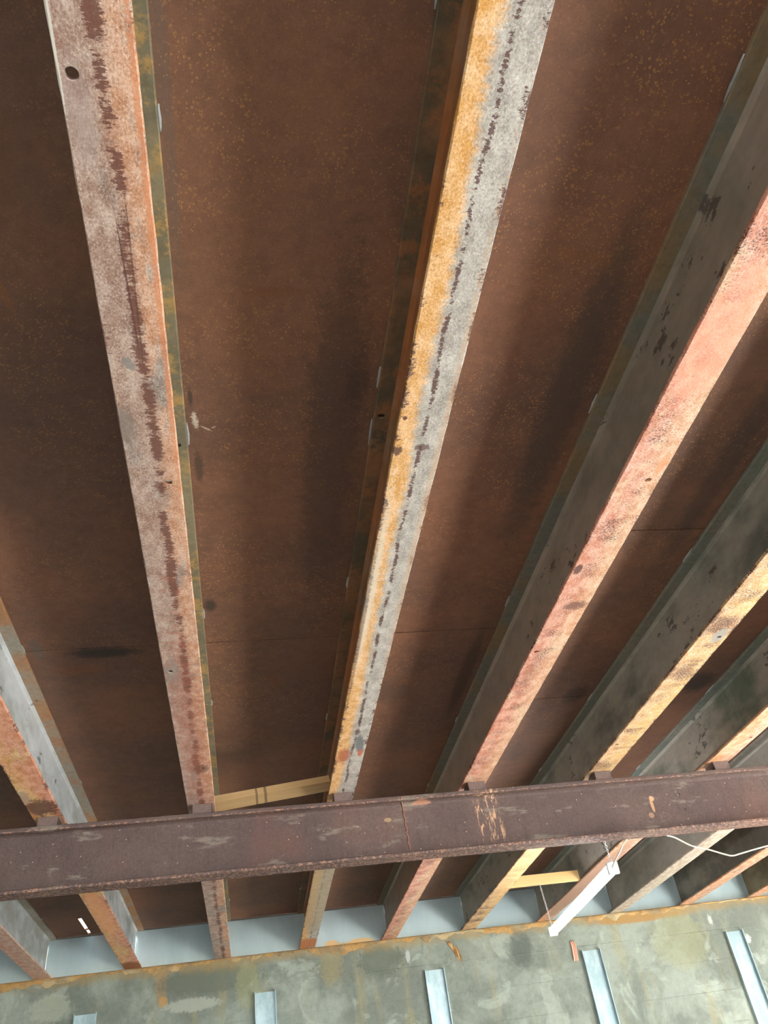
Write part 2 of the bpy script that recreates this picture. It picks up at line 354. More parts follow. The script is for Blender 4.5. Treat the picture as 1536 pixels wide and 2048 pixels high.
# ------------------------------------------------------------------ joists
NAMES = ['X', 'Y', 'Z', 'A', 'B', 'C', 'D', 'E', 'F', 'G', 'H', 'I']
XC = dict(X=-2.03, Y=-1.424, Z=-0.820, A=-0.194, B=0.414, C=1.027, D=1.640, E=2.249, F=2.848, G=3.447, H=4.050, I=4.660)
pink = srgb(226, 176, 150); salm = srgb(240, 160, 128); peach = srgb(246, 196, 150); orng = srgb(240, 170, 96)
yell = srgb(246, 206, 128); grey = srgb(186, 184, 176); greyb = srgb(170, 158, 144); tan = srgb(206, 170, 136)
BLK = srgb(40, 36, 34); STE = srgb(128, 130, 128)
FL = dict(
    X=dict(ca=pink, cb=peach, seed=11), Y=dict(ca=srgb(224, 158, 128), cb=pink, speck=0.5, seed=12),
    Z=dict(ca=srgb(250, 172, 92), cb=srgb(246, 156, 108), cc=srgb(252, 200, 110), speck=0.9, edge=0.7, seed=3, patches=(
        (0.0, 3.42, 0.075, 0.10, 0, RUSTD, 0.85, 1.1), (-0.05, 3.3, 0.03, 0.08, 0, greyb, 0.6, 0.6),
        (0.0, 6.52, 0.09, 0.16, 0, srgb(150, 84, 48), 0.9, 0.6), (0, 5.1, 0.05, 0.6, 0, srgb(250, 176, 120), 0.6, 0.3))),
    A=dict(ca=srgb(186, 148, 130), cb=srgb(226, 164, 122), split=0.30, wid=0.35, cc=srgb(160, 142, 132), line=0.12, linew=0.42, lineamt=1.25, edge=0.35, speck=0.8, seed=1, pst=(0.5, 1.3, 1), rust=srgb(112, 70, 58), patches=(
        (-0.045, 1.262, 0.022, 0.06, 0, srgb(128, 118, 110), 0.7, 1.0), (-0.035, 0.60, 0.025, 0.10, 0, srgb(164, 142, 136), 0.5, 0.7),
        (-0.02, 1.09, 0.012, 0.02, 0.4, STE, 0.7, 1.0), (0.0, 0.92, 0.0022, 0.16, 0.03, RUSTD, 0.8, 0.5), (0.012, 0.9, 0.0022, 0.22, -0.02, RUSTD, 0.6, 0.5),
        (0.052, 0.9, 0.007, 0.7, 0, srgb(222, 140, 92), 0.6, 1.6), (-0.03, 2.35, 0.03, 0.10, 0, srgb(140, 132, 124), 0.6, 0.8),
        (0.02, 3.14, 0.035, 0.045, 0, srgb(70, 60, 56), 0.7, 0.9), (0.0, 2.9, 0.06, 0.9, 0, srgb(176, 98, 72), 0.42, 2.4),
        (-0.056, 0.45, 0.004, 0.18, 0, srgb(226, 220, 208), 0.9, 0.3))),
    B=dict(ca=srgb(250, 186, 92), cb=srgb(188, 184, 176), split=-0.20, wid=0.22, line=0.10, linew=0.22, lineamt=1.25, edge=1.0, edgew=0.5, speck=0.3, seed=2, grit=0.9, pst=(0.8, 1.2, 1), patches=(
        (-0.044, 1.95, 0.016, 0.50, 0, srgb(226, 214, 196), 0.75, 1.6), (0.05, 1.6, 0.008, 1.0, 0, srgb(206, 170, 136), 0.5, 1.6),
        (-0.048, 1.345, 0.014, 0.018, 0, RUSTD, 0.9, 1.0), (0.010, 1.335, 0.022, 0.012, 0, RUSTD, 0.75, 1.1), (-0.045, 1.24, 0.006, 0.007, 0, RUSTD, 0.95, 0.2),
        (0.030, 3.02, 0.020, 0.10, 0.1, srgb(106, 110, 112), 0.85, 0.7), (-0.025, 3.12, 0.03, 0.08, 0, srgb(168, 84, 54), 0.8, 1.2),
        (0.04, 3.10, 0.012, 0.04, 0, srgb(196, 104, 66), 0.85, 0.6), (0.01, 2.9, 0.012, 0.03, 0, RUSTD, 0.8, 1.2),
        (-0.052, 2.2, 0.007, 0.6, 0, RUSTD, 0.6, 1.8), (0, 6.45, 0.09, 0.18, 0, srgb(196, 116, 66), 0.9, 0.5), (0, 5.2, 0.09, 1.1, 0, srgb(168, 146, 114), 0.7, 0.4))),
    C=dict(ca=srgb(230, 144, 110), cb=srgb(232, 170, 124), split=0.1, wid=0.6, cc=srgb(238, 194, 150), speck=0.6, edge=0.5, line=-0.15, linew=1.5, lineamt=0.66, seed=4, pst=(1.2, 1.8, 1), patches=(
        (0.0, 1.0, 0.07, 0.22, 0, srgb(240, 158, 130), 0.6, 0.4), (-0.042, 1.86, 0.015, 0.03, 0, RUSTD, 0.9, 0.5),
        (0.012, 2.06, 0.045, 0.028, 0.2, RUSTD, 0.75, 1.3), (-0.02, 2.5, 0.03, 0.10, 0, RUSTD, 0.3, 2.2), (0.038, 1.40, 0.012, 0.05, 0, srgb(226, 140, 92), 0.6, 0.6))),
    D=dict(ca=srgb(230, 178, 108), cb=srgb(236, 188, 102), cc=srgb(218, 160, 84), speck=0.6, edge=0.55, line=0.0, linew=2.6, lineamt=0.72, seed=5, grit=1.3, pst=(1.2, 2.0, 1), patches=(
        (0.020, 2.30, 0.030, 0.055, 0, srgb(150, 150, 146), 0.85, 0.6), (0.0, 5.0, 0.07, 1.0, 0, srgb(236, 190, 130), 0.5, 0.4))),
    E=dict(ca=srgb(226, 156, 94), cb=srgb(214, 160, 122), speck=0.5, edge=0.4, seed=6, patches=(
        (0.0, 5.6, 0.09, 1.1, 0, srgb(150, 116, 98), 0.85, 0.4),)),
    F=dict(ca=srgb(176, 156, 132), cb=srgb(186, 170, 146), speck=0.5, edge=0.2, seed=7),
    G=dict(ca=srgb(214, 142, 84), cb=srgb(190, 130, 82), cc=srgb(150, 106, 76), speck=0.5, edge=0.5, seed=8),
    H=dict(ca=srgb(206, 136, 82), cb=srgb(186, 132, 88), speck=0.5, seed=9), I=dict(ca=pink, cb=orng, seed=10))
gr1 = srgb(172, 164, 152); gr2 = srgb(146, 142, 130); brn = srgb(150, 110, 78); orb = srgb(176, 112, 68); sil_lit = srgb(226, 230, 234)  # silvery web tone has the light from the right put into the colour
olv = srgb(150, 138, 108); yst = srgb(206, 160, 84)
WEB = dict(X=(sil_lit, gr1), Y=(srgb(182, 184, 178), sil_lit), Z=(sil_lit, srgb(176, 180, 178)), A=(gr1, olv), B=(orb, brn), C=(gr1, gr2), D=(gr1, srgb(112, 114, 108)),
           E=(gr1, srgb(112, 122, 108)), F=(gr1, gr2), G=(srgb(108, 106, 98), gr2), H=(olv, srgb(110, 98, 74)), I=(gr1, gr2))
TFL = dict(X=(gr1, gr2), Y=(srgb(150, 140, 122), gr1), Z=(srgb(158, 150, 136), srgb(170, 128, 90)), A=(srgb(142, 130, 104), srgb(120, 112, 92)), B=(brn, srgb(104, 92, 72)),
           C=(srgb(126, 126, 114), srgb(142, 122, 92)), D=(srgb(128, 130, 118), srgb(134, 128, 114)), E=(srgb(124, 130, 118), gr2), F=(gr2, gr1), G=(gr2, gr1),
           H=(srgb(110, 98, 74), gr2), I=(gr1, gr2))
HOLES = dict(A=[(-0.037, 0.544, 0.0105), (0.029, 1.447, 0.009), (-0.037, 2.349, 0.0085), (0.024, 3.137, 0.0085)],
             C=[(0.024, 1.464, 0.009), (-0.036, 2.348, 0.009), (0.024, 3.254, 0.0085)],
             D=[(0.024, 2.312, 0.009), (-0.032, 3.220, 0.009)], E=[(0.029, 3.258, 0.009)])
THOLES = dict(A=[(0.033, 1.581, 0.0085)], B=[(-0.039, 1.474, 0.0095)], Z=[(0.03, 2.98, 0.008)])
WELDS = dict(Z=[(1, 2.608, .06), (1, 3.825, .05)], Y=[(1, 5.55, .05), (1, 6.1, .04), (1, 6.45, .03)],
             A=[(1, .72, .05), (1, 1.545, .08), (1, 2.422, .06), (1, 3.101, .05), (1, 5.2, .04), (1, 6.1, .04)],
             B=[(-1, .47, .06), (-1, 1.345, .07), (-1, 1.54, .10), (-1, 2.264, .06), (-1, 3.299, .06), (-1, 6.0, .05)],
             C=[(-1, .573, .09), (-1, 1.433, .07), (-1, 2.425, .07), (-1, 3.416, .05), (-1, 4.219, .05)],
             D=[(-1, 2.17, .08), (-1, 3.274, .07), (-1, 4.132, .06), (-1, 5.1, .04)],
             E=[(-1, 3.275, .09), (-1, 4.215, .07), (-1, 5.0, .04), (-1, 5.25, .03)], F=[(-1, 5.3, .05)])
LAB = dict(
    X='steel ceiling joist just past the left end of the view beside the left wall',
    Y='pinkish primed steel joist at far left, showing only beyond the girder at lower left',
    Z='steel joist with orange flaking flange and silvery web, at left edge, slanting to lower right',
    A='widest pinkish grey steel joist at upper left with dark rust line and four bolt holes',
    B='upper middle steel joist with flange half yellow orange and half grey, rust spots down it',
    C='salmon pink flanged steel joist at right, meeting the girder over its pale vertical stain',
    D='speckled yellow flanged steel joist with grey patch round a bolt hole, right of salmon joist',
    E='steel joist orange before the girder and brown behind the glowing tube light',
    F='steel joist with plain grey brown flange, behind girder, crossed by the white drooping cable',
    G='rusty orange brown steel joist, next right of the grey brown one behind the girder',
    H='last short piece of rusty steel joist at far right over the wall',
    I='steel ceiling joist just past the right end of the view')
s = Mat('weld_metal'); MWELD = s.done(s.mix(s.noise(60, 3, 0.6), srgb(206, 210, 210), srgb(140, 146, 148)), 0.4, 0.3, s.noise(180, 2, 0.5), 0.001, 0.7)
YJ0, YJ1 = -2.3, 6.655
for nm in NAMES:
    i = NAMES.index(nm)
    j = link('steel_joist', None, loc=(XC[nm], 0, ZJ)); tag(j, LAB[nm], 'steel joist', 'steel joists under the rusty deck plates')
    ys = frange(YJ0, 0.2, 0.5)[:-1] + frange(0.2, YJ1, 0.02)
    e = HW; b = 0.0022
    prof = [(-e, b), (-e + b, 0), (e - b, 0), (e, b), (e, TF - b), (e - b, TF), (-e + b, TF), (-e, TF - b)]
    me = extrude('bottom_flange', prof, ys, 'Y', 0.0011, i * 7.1)
    if nm in HOLES: me = cut_holes(me, HOLES[nm], 'Z', (-0.02, 0.03))
    me.materials.clear()
    link('bottom_flange', me, flange_paint('flange_paint_' + nm.lower(), **FL[nm]), j)
    wd = 0.0038; prof = [(-wd - 0.011, TF), (wd + 0.011, TF), (wd + 0.004, TF + 0.004), (wd, TF + 0.012), (wd, DJ - 0.012), (wd + 0.004, DJ - 0.004), (wd + 0.011, DJ),
                         (-wd - 0.011, DJ), (-wd - 0.004, DJ - 0.004), (-wd, DJ - 0.012), (-wd, TF + 0.012), (-wd - 0.004, TF + 0.004)]
    me = extrude('web', prof, frange(YJ0, YJ1, 0.1), 'Y')
    link('web', me, web_paint('web_paint_' + nm.lower(), *WEB[nm], seed=i, amt=0.9 if nm in 'CDEZ' else 0.4), j)
    prof = [(-e, DJ + b), (-e + b, DJ), (e - b, DJ), (e, DJ + b), (e, DJ + TF), (-e, DJ + TF)]
    me = extrude('top_flange', prof, ys, 'Y', 0.0009, i * 3.1 + 50, jmask=[1, 1, 1, 1, 0, 0])
    if nm in THOLES: me = cut_holes(me, THOLES[nm], 'Z', (DJ - 0.02, DJ + TF - 0.001))
    me.materials.clear()
    pt = []
    if nm == 'A': pt = [(0, 0, 0, 0)]
    sx = Mat('top_flange_paint_' + nm.lower()); oo = (i * 2.2, i * 4.1, 0)
    aa = sx.noise(3, 4, 0.6, off=oo); bb = sx.noise(40, 5, 0.7, off=oo)
    cc = sx.mix(sx.ss(aa, 0.42, 0.6), *TFL[nm])
    if nm in 'AZB': cc = sx.mix(sx.mul(sx.ss(sx.noise(11, 6, 0.78, off=(3, i, 1)), 0.50, 0.62), 0.55), cc, yst if nm == 'A' else orb)
    cc = sx.mix(sx.mul(sx.ss(bb, 0.4, 0.7), 0.45), cc, sx.mix(1.0, cc, (0.5, 0.48, 0.45), 'MULTIPLY'))
    if nm == 'B':     # the dark painted mark on the flange
        for (px, py, rx, ry) in ((-.050, 1.545, .0075, .019), (-.030, 1.533, .007, .006), (-.026, 1.556, .006, .014), (-.040, 1.556, .012, .004), (-.048, 1.590, .009, .010), (-.033, 1.575, .012, .004)):
            cc = sx.mix(sx.mul(sx.patch((px, py, 0), (rx, ry, None), 0, 0.35), 0.75), cc, srgb(84, 82, 70))
    link('top_flange', me, sx.done(cc, 0.6, 0.1, bb, 0.001, 0.5), j)
    for (sd_, y, L) in WELDS.get(nm, []):
        n = 9; L *= 0.5
        pts = [(sd_ * (e + 0.0015 + 0.001 * random.random()), y + L * (2 * k / (n - 1) - 1), DJ + TF - 0.0045 + 0.001 * random.random()) for k in range(n)]
        link('weld_bead', tube_me('weld_bead', pts, 0.003, 6, [0.0012 + 0.0022 * math.sin(math.pi * (k + 0.4) / n) + 0.0008 * random.random() for k in range(n)]), MWELD, j)

# closure sheets between joists on the wall head
s = Mat('galvanised_sheet', world=True)
a = s.noise(3, 4, 0.6, stretch=(1, 1, 0.3)); v = s.voro(60, stretch=(1, 1, 1))
c = s.mix(s.ss(a, 0.35, 0.7), srgb(164, 182, 188), srgb(182, 200, 204))
c = s.mix(s.mul(v, 0.12), c, srgb(140, 156, 162))
for (cx, cz, rx, rz) in ((0.60, ZJ + 0.018, 0.055, 0.030), (0.82, ZJ + 0.018, 0.10, 0.022), (0.72, ZJ + 0.008, 0.16, 0.012)):
    c = s.mix(s.mul(s.patch((cx, 0, cz), (rx, None, rz), 0, 0.5, 0.15), 0.85), c, srgb(214, 176, 120))
MSHEET = s.done(c, 0.5, 0.25, a, 0.001, 0.2)
for k in range(len(NAMES) - 1):
    x0, x1 = XC[NAMES[k]], XC[NAMES[k + 1]]
    link('closure_sheet', box_me('closure_sheet', (x0 + 0.003, YS + 0.001, ZJ + 0.0005), (x1 - 0.003, YS + 0.003, ZT - 0.012), 0), MSHEET, wall)

# ------------------------------------------------------------------ deck plates
ceil = link('ceiling', None, loc=(0, 0, 0)); ceil['kind'] = 'structure'
SEAM = {'X': [4.19], 'Y': [4.19], 'Z': [2.627], 'A': [2.627], 'B': [2.620], 'C': [2.020, 3.268], 'D': [0.2], 'E': [0.2], 'F': [2.6], 'G': [3.2], 'H': [2.6]}
SOOT = srgb(52, 48, 44); HEAT = srgb(92, 92, 88)
PP = {'Z': [(-0.50, 2.66, 0.16, 0.05, 0, SOOT, 0.85, 0.5), (-0.72, 2.62, 0.03, 0.10, 0, HEAT, 0.5, 0.4), (-0.498, 0.835, 0.0035, 0.085, 0.12, srgb(168, 112, 54), 0.7, 0.4), (-0.62, 1.10, 0.005, 0.07, 0.05, srgb(186, 122, 52), 0.75, 0.5), (-0.60, 1.21, 0.008, 0.06, -0.05, srgb(168, 110, 50), 0.6, 0.9), (-0.58, 1.17, 0.003, 0.03, 0.1, srgb(176, 116, 52), 0.6, 0.5), (-0.48, 0.78, 0.10, 0.25, 0.1, srgb(116, 84, 50), 0.25, 1.2),
            (-0.52, 0.98, 0.006, 0.10, 0.15, srgb(150, 96, 44), 0.5, 0.6), (-0.50, 1.10, 0.012, 0.10, 0.2, srgb(150, 96, 44), 0.35, 0.8), (-0.6, 2.78, 0.12, 0.05, 0, srgb(132, 76, 40), 0.4, 1.0)],
      'A': [(-0.120, 1.42, 0.008, 0.04, 0, SOOT, 0.7, 0.5), (-0.112, 1.68, 0.016, 0.08, 0, SOOT, 0.6, 0.9), (-0.11, 2.38, 0.028, 0.05, 0, SOOT, 0.8, 0.3),
            (-0.122, 0.7, 0.02, 0.5, 0, HEAT, 0.35, 0.5), (-0.113, 1.50, 0.010, 0.035, 0.1, srgb(214, 200, 184), 0.9, 1.3), (-0.085, 1.530, 0.020, 0.004, -0.6, srgb(200, 180, 164), 0.8, 1.0),
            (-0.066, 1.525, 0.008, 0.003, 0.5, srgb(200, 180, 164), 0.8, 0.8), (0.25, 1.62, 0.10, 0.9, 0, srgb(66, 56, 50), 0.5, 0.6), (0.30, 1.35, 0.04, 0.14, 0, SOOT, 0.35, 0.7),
            (0.12, 2.95, 0.02, 0.12, 0.3, srgb(128, 78, 40), 0.5, 0.8), (0.08, 1.1, 0.10, 0.02, 0.1, srgb(126, 74, 44), 0.35, 1.2)],
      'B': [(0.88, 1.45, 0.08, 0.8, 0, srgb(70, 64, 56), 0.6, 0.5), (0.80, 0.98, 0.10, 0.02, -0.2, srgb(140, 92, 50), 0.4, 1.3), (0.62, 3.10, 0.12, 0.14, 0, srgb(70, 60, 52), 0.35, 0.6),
            (0.92, 3.0, 0.04, 0.5, 0, SOOT, 0.6, 0.5)],
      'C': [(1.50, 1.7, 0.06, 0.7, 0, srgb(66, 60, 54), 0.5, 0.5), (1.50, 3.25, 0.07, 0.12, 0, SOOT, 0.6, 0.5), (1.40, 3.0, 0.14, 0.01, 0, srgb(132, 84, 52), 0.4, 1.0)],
      'D': [(2.10, 3.2, 0.10, 0.13, 0, SOOT, 0.8, 0.5)]}
def deck_plate(x0, x1, y0, y1, mat, seed, slot=False):
    bm = bmesh.new(); T = 0.008; z0 = ZT
    xs = frange(x0 + 0.001, x1 - 0.001, 0.02); bot = [[], []]
    for e, y in ((0, y0), (1, y1)):
        for x in xs:
            w_ = 0.0022 * mnoise.noise(Vector((x * 40, seed, e * 5))) + 0.0034
            bot[e].append((x, y + (w_ if e == 0 else -w_)))
    loop = bot[0] + bot[1][::-1]
    lo = [bm.verts.new((x, y, z0)) for x, y in loop]; hi = [bm.verts.new((x, y, z0 + T)) for x, y in loop]
    n = len(loop)
    bm.faces.new(lo); bm.faces.new(hi[::-1])
    for k in range(n): bm.faces.new((lo[k], hi[k], hi[(k + 1) % n], lo[(k + 1) % n]))
    me = from_bm(bm, 'deck_plate')
    if slot:
        o = bpy.data.objects.new('t', me); COL.objects.link(o); cs = []
        for (sx, sy0, sy1, hw) in ((-1.140, 6.20, 6.50, 0.011), (-1.138, 6.525, 6.625, 0.009)):
            c = bpy.data.objects.new('c', box_me('c', (sx - hw, sy0, z0 - 0.02), (sx + hw, sy1, z0 + 0.03))); COL.objects.link(c); cs.append(c)
            md = o.modifiers.new('b', 'BOOLEAN'); md.operation = 'DIFFERENCE'; md.solver = 'EXACT'; md.object = c
        me = bpy.data.meshes.new_from_object(o.evaluated_get(bpy.context.evaluated_depsgraph_get()))
        for c in cs: bpy.data.objects.remove(c)
        bpy.data.objects.remove(o); me.materials.clear()
    return link('deck_plate', me, mat, ceil)
MSTRIP = plain('seam_stop_dark', srgb(40, 34, 30))  # dark strips added above the seams to keep sky light out
for k in range(len(NAMES) - 1):
    a_, b_ = NAMES[k], NAMES[k + 1]; x0, x1 = XC[a_], XC[b_]
    mat = rust_plate('rusty_plate_' + a_.lower(), k + 1, PP.get(a_, []), fleck=1.0 if a_ in 'ABC' else 0.7, tone=0.95 if a_ != 'A' else 1.0)
    cuts = [YJ0] + SEAM[a_] + [YS + 0.003]
    for q in range(len(cuts) - 1):
        deck_plate(x0, x1, cuts[q], cuts[q + 1], mat, k * 5 + q, slot=(a_ == 'Y' and q == len(cuts) - 2))
    for yq in SEAM[a_]:
        link('seam_light_stop', box_me('seam_light_stop', (x0 + 0.002, yq - 0.03, ZT + 0.0082), (x1 - 0.002, yq + 0.03, ZT + 0.014)), MSTRIP, ceil)

# ------------------------------------------------------------------ girder
s = Mat('girder_rust', world=True)
a = s.noise(2.0, 4, 0.6); b = s.noise(70, 5, 0.75); st = s.noise(30, 4, 0.7, stretch=(1, 1, 0.15)); fl = s.noise(120, 2, 0.5)
c = s.mix(s.ss(a, 0.35, 0.65), srgb(88, 72, 70), srgb(106, 88, 82))
c = s.mix(s.mul(s.ss(b, 0.35, 0.7), 0.5), c, srgb(72, 56, 54))
c = s.mix(s.mul(s.ss(s.noise(220, 3, 0.7), 0.52, 0.66), 0.35), c, srgb(140, 112, 100))
c = s.mix(s.mul(s.ss(st, 0.5, 0.7), 0.35), c, srgb(74, 62, 58))
c = s.mix(s.mul(s.ss(s.noise(9, 5, 0.7, stretch=(0.4, 1, 1.4), off=(3, 0, 0)), 0.56, 0.66), 0.5), c, srgb(150, 138, 124))
c = s.mix(s.mul(s.ss(s.noise(1.7, 3, 0.6, off=(8, 0, 0)), 0.5, 0.68), 0.22), c, srgb(140, 92, 72))
c = s.mix(s.ss(s.voro(28, off=(2, 0, 0)), 0.085, 0.05, 0, 0.7), c, srgb(210, 178, 150))
edgez = s.mx(s.ss(s.math('ABSOLUTE', s.math('SUBTRACT', s.z, ZG1 - 0.016)), 0.006, 0.0), s.ss(s.z, ZG0 + 0.016, ZG0 + 0.004))
c = s.mix(s.mul(s.mul(edgez, s.ss(b, 0.48, 0.62)), 0.6), c, srgb(206, 156, 128))
# pale runs under the salmon joist
band = s.mul(s.ss(s.math('ABSOLUTE', s.math('SUBTRACT', s.x, s.add(1.062, s.mul(s.math('SUBTRACT', 2.75, s.z), 0.06)))), 0.062, 0.045), s.ss(s.z, 2.52, 2.56))
runs = s.ss(s.noise(44, 4, 0.75, stretch=(1.6, 1, 0.35), dist=0.8), 0.52, 0.60)
c = s.mix(s.mul(s.mul(band, runs), 0.75), c, srgb(226, 176, 136))
for (cx, cz, rx, rz, col, am) in ((0.77, 2.725, 0.05, 0.008, srgb(196, 138, 106), 0.6), (0.61, 2.665, 0.018, 0.010, srgb(168, 140, 108), 0.8),
                                  (1.862, 2.655, 0.014, 0.013, srgb(206, 160, 120), 0.85), (1.855, 2.625, 0.009, 0.035, srgb(196, 150, 112), 0.8), (1.835, 2.580, 0.014, 0.014, srgb(186, 146, 112), 0.55)):
    c = s.mix(s.mul(s.patch((cx, 0, cz), (rx, None, rz), 0, 0.35, 0.2), am), c, col)
MGIR = s.done(c, 0.72, 0.0, s.add(b, s.mul(s.ss(st, 0.45, 0.7), -0.5)), 0.003, 0.85, 0.3)
gx = frange(-3.39, 5.2, 0.02)
gd = link('girder', None, loc=(0, 0, 0)); gd.location = (0, 0, 0)
tag(gd, 'dark brown rusted steel girder crossing under all the joists in front of the wall', 'girder')
gm = YG + GB / 2; b = 0.0025; tg = 0.012
tg = 0.019
prof = [(YG, ZG1 - tg + b), (YG + b, ZG1 - tg), (gm, ZG1 - tg - 0.002), (YG + GB - b, ZG1 - tg), (YG + GB, ZG1 - tg + b), (YG + GB, ZG1 - b), (YG + GB - b, ZG1), (YG + b, ZG1), (YG, ZG1 - b)]
link('top_flange', extrude('top_flange', prof, gx, 'X', 0.0009, 3), MGIR, gd)
tg = 0.012
prof = [(YG, ZG0 + b), (YG + b, ZG0), (YG + GB - b, ZG0), (YG + GB, ZG0 + b), (YG + GB, ZG0 + tg - b), (YG + GB - b, ZG0 + tg), (YG + b, ZG0 + tg), (YG, ZG0 + tg - b)]
link('bottom_flange', extrude('bottom_flange', prof, gx, 'X', 0.0011, 13), MGIR, gd)
h = 0.005; zt_, zb_ = ZG1 - 0.020, ZG0 + tg
prof = [(gm - h, zb_ + 0.014), (gm - h - 0.004, zb_ + 0.005), (gm - h - 0.014, zb_), (gm + h + 0.014, zb_), (gm + h + 0.004, zb_ + 0.005), (gm + h, zb_ + 0.014),
        (gm + h, zt_ - 0.014), (gm + h + 0.004, zt_ - 0.005), (gm + h + 0.014, zt_), (gm - h - 0.014, zt_), (gm - h - 0.004, zt_ - 0.005), (gm - h, zt_ - 0.014)]
me = extrude('web', prof, frange(-3.39, 5.2, 0.2), 'X')
me = cut_holes(me, [(2.003, 2.663, 0.0055), (2.007, 2.592, 0.006)], 'Y', (YG - 0.01, YG + GB + 0.01)); me.materials.clear()
link('web', me, MGIR, gd)
pts = [(0.672, YG - 0.0005, ZG1 - 0.004), (0.673, YG, ZG1 - tg), (0.676, YG + 0.012, ZG1 - tg - 0.003), (0.680, gm - h - 0.012, zt_ - 0.002), (0.684, gm - h - 0.001, zt_ - 0.02)]
for k in range(1, 18): pts.append((0.684 + 0.003 * math.sin(k * 1.7) + 0.0003 * k, gm - h - 0.0005, zt_ - 0.02 - k * 0.0108))
link('splice_weld', tube_me('splice_weld', pts, 0.004, 8, [0.0035 + 0.0012 * random.random() for _ in pts]), plain('rusty_weld', srgb(142, 98, 80), 0.6), gd)['label'] = 'rusty vertical weld bead'
# bearing blocks on the girder, one under each joist
MSHIM = plain('bearing_steel', srgb(112, 92, 86), 0.75, 0, 0.3, 60)
shim = box_me('bearing_block', (-0.040, 0.004, 0), (0.040, GB - 0.004, ZJ - ZG1 - 0.0005), 0.002)
for nm in NAMES: link('bearing_block', shim, MSHIM, gd, (XC[nm] + 0.004, YG, ZG1))
gd_col = link('steel_post', None, loc=(5.05, gm, 0)); tag(gd_col, 'square steel post under the right end of the girder', 'post')
link('post_tube', box_me('post_tube', (-0.05, -0.045, 0.012), (0.05, 0.045, ZG0 - 0.012), 0.004), MGIR, gd_col)
link('base_plate', box_me('base_plate', (-0.1, -0.09, 0), (0.1, 0.09, 0.012)), MGIR, gd_col)
link('cap_plate', box_me('cap_plate', (-0.07, -0.05, ZG0 - 0.012), (0.07, 0.05, ZG0)), MGIR, gd_col)

# ------------------------------------------------------------------ lumber
def wood(name, seed, c1, c2, knots=()):
    s = Mat(name)
    g = s.noise(9, 5, 0.6, stretch=(0.06, 1, 1), off=(seed, seed, 0)); fn = s.noise(60, 3, 0.6, stretch=(0.05, 1, 1))
    c = s.mix(s.ss(g, 0.35, 0.65), c1, c2)
    c = s.mix(s.mul(fn, 0.25), c, s.mix(1.0, c, (0.7, 0.6, 0.45), 'MULTIPLY'))
    for (kx, kr) in knots: c = s.mix(s.mul(s.patch((kx, 0, 0), (kr, None, None), 0, 0.5, 0.5), 0.65), c, srgb(80, 56, 38))
    return s.done(c, 0.7, 0, fn, 0.0005, 0.4)
MW1 = wood('pine_dry', 1, srgb(214, 180, 134), srgb(186, 150, 104), ((-0.035, 0.008), (-0.075, 0.006)))
MW2 = wood('pine_fresh', 4, srgb(238, 204, 150), srgb(220, 180, 120))
bd = link('lumber_board', box_me('lumber_board', (-0.262, -0.034, -0.018), (0.262, 0.034, 0.018), 0.0015), MW1, None, (0.118, 3.672, EYE + 1.366))
bd.rotation_euler = (-0.32, -math.atan2(0.052, 0.5), 0.0)
tag(bd, 'tilted pine board resting between two joists just above the girder top', 'lumber')
b2 = link('lumber_block', box_me('lumber_block', (-0.248, -0.019, 0), (0.248, 0.019, 0.062), 0.0015), MW2, None, (1.944, 5.54, ZJ + TF + 0.0005))
tag(b2, 'short pale pine block spanning two joist flanges behind the girder, chain hanging from it', 'lumber')

# ------------------------------------------------------------------ tube light, chains, cables
s = Mat('white_enamel'); MWHITE = s.done(srgb(232, 234, 238), 0.35)
P0 = Vector((1.640, 3.70, EYE + 0.900)); P1 = Vector((1.912, 5.50, EYE + 1.000))
ax = (P1 - P0).normalized(); Lt = (P1 - P0).length
lt = link('tube_light', None, loc=P0); lt.rotation_euler = ax.to_track_quat('X', 'Z').to_euler()
tag(lt, 'long glowing white tube light hung on two chains between girder and wall', 'light fixture')
link('housing', box_me('housing', (0, -0.014, 0.022), (Lt, 0.014, 0.034), 0.003), MWHITE, lt)
e = bpy.data.materials.new('glowing_diffuser'); e.use_nodes = True
nb = e.node_tree.nodes['Principled BSDF']; nb.inputs['Emission Color'].default_value = (0.93, 0.95, 1.0, 1); nb.inputs['Emission Strength'].default_value = 34.0
pts = []
bm = bmesh.new(); prof = [(math.cos(t) * 0.024, math.sin(t) * 0.026 + 0.008) for t in [-math.pi * 1.30 + 1.6 * math.pi * k / 12 for k in range(13)]]
rings = [[bm.verts.new((x, a_, z_)) for a_, z_ in prof] for x in (0.02, Lt - 0.02)]
for k in range(12): bm.faces.new((rings[0][k], rings[0][k + 1], rings[1][k + 1], rings[1][k]))
bm.faces.new((rings[0][0], rings[1][0], rings[1][12], rings[0][12])); bm.faces.new(rings[0]); bm.faces.new(rings[1])
link('diffuser', from_bm(bm, 'diffuser'), e, lt)
for x in (0.0, Lt - 0.02):
    link('end_cap', box_me('end_cap', (x, -0.026, -0.020), (x + 0.02, 0.026, 0.032), 0.004), MWHITE, lt)
    pts = [(x + 0.01 + 0.012 * math.cos(t), 0, 0.040 + 0.012 * math.sin(t)) for t in [2 * math.pi * k / 14 for k in range(15)]]
    link('hook', tube_me('hook', pts, 0.002, 6), MWHITE, lt)
MCHAIN = plain('chain_zinc', srgb(206, 208, 206), 0.35, 0.3, 0.1)
bm = bmesh.new()
n = 16; R1, r1 = 0.0075, 0.0016; rings = []
for k in range(n):
    t = 2 * math.pi * k / n; cx, cz = R1 * 0.62 * math.cos(t), R1 * 1.25 * math.sin(t)
    nx, nz = math.cos(t), math.sin(t)
    rings.append([bm.verts.new((cx + r1 * math.cos(q) * nx, r1 * math.sin(q), cz + r1 * math.cos(q) * nz)) for q in [2 * math.pi * m_ / 6 for m_ in range(6)]])
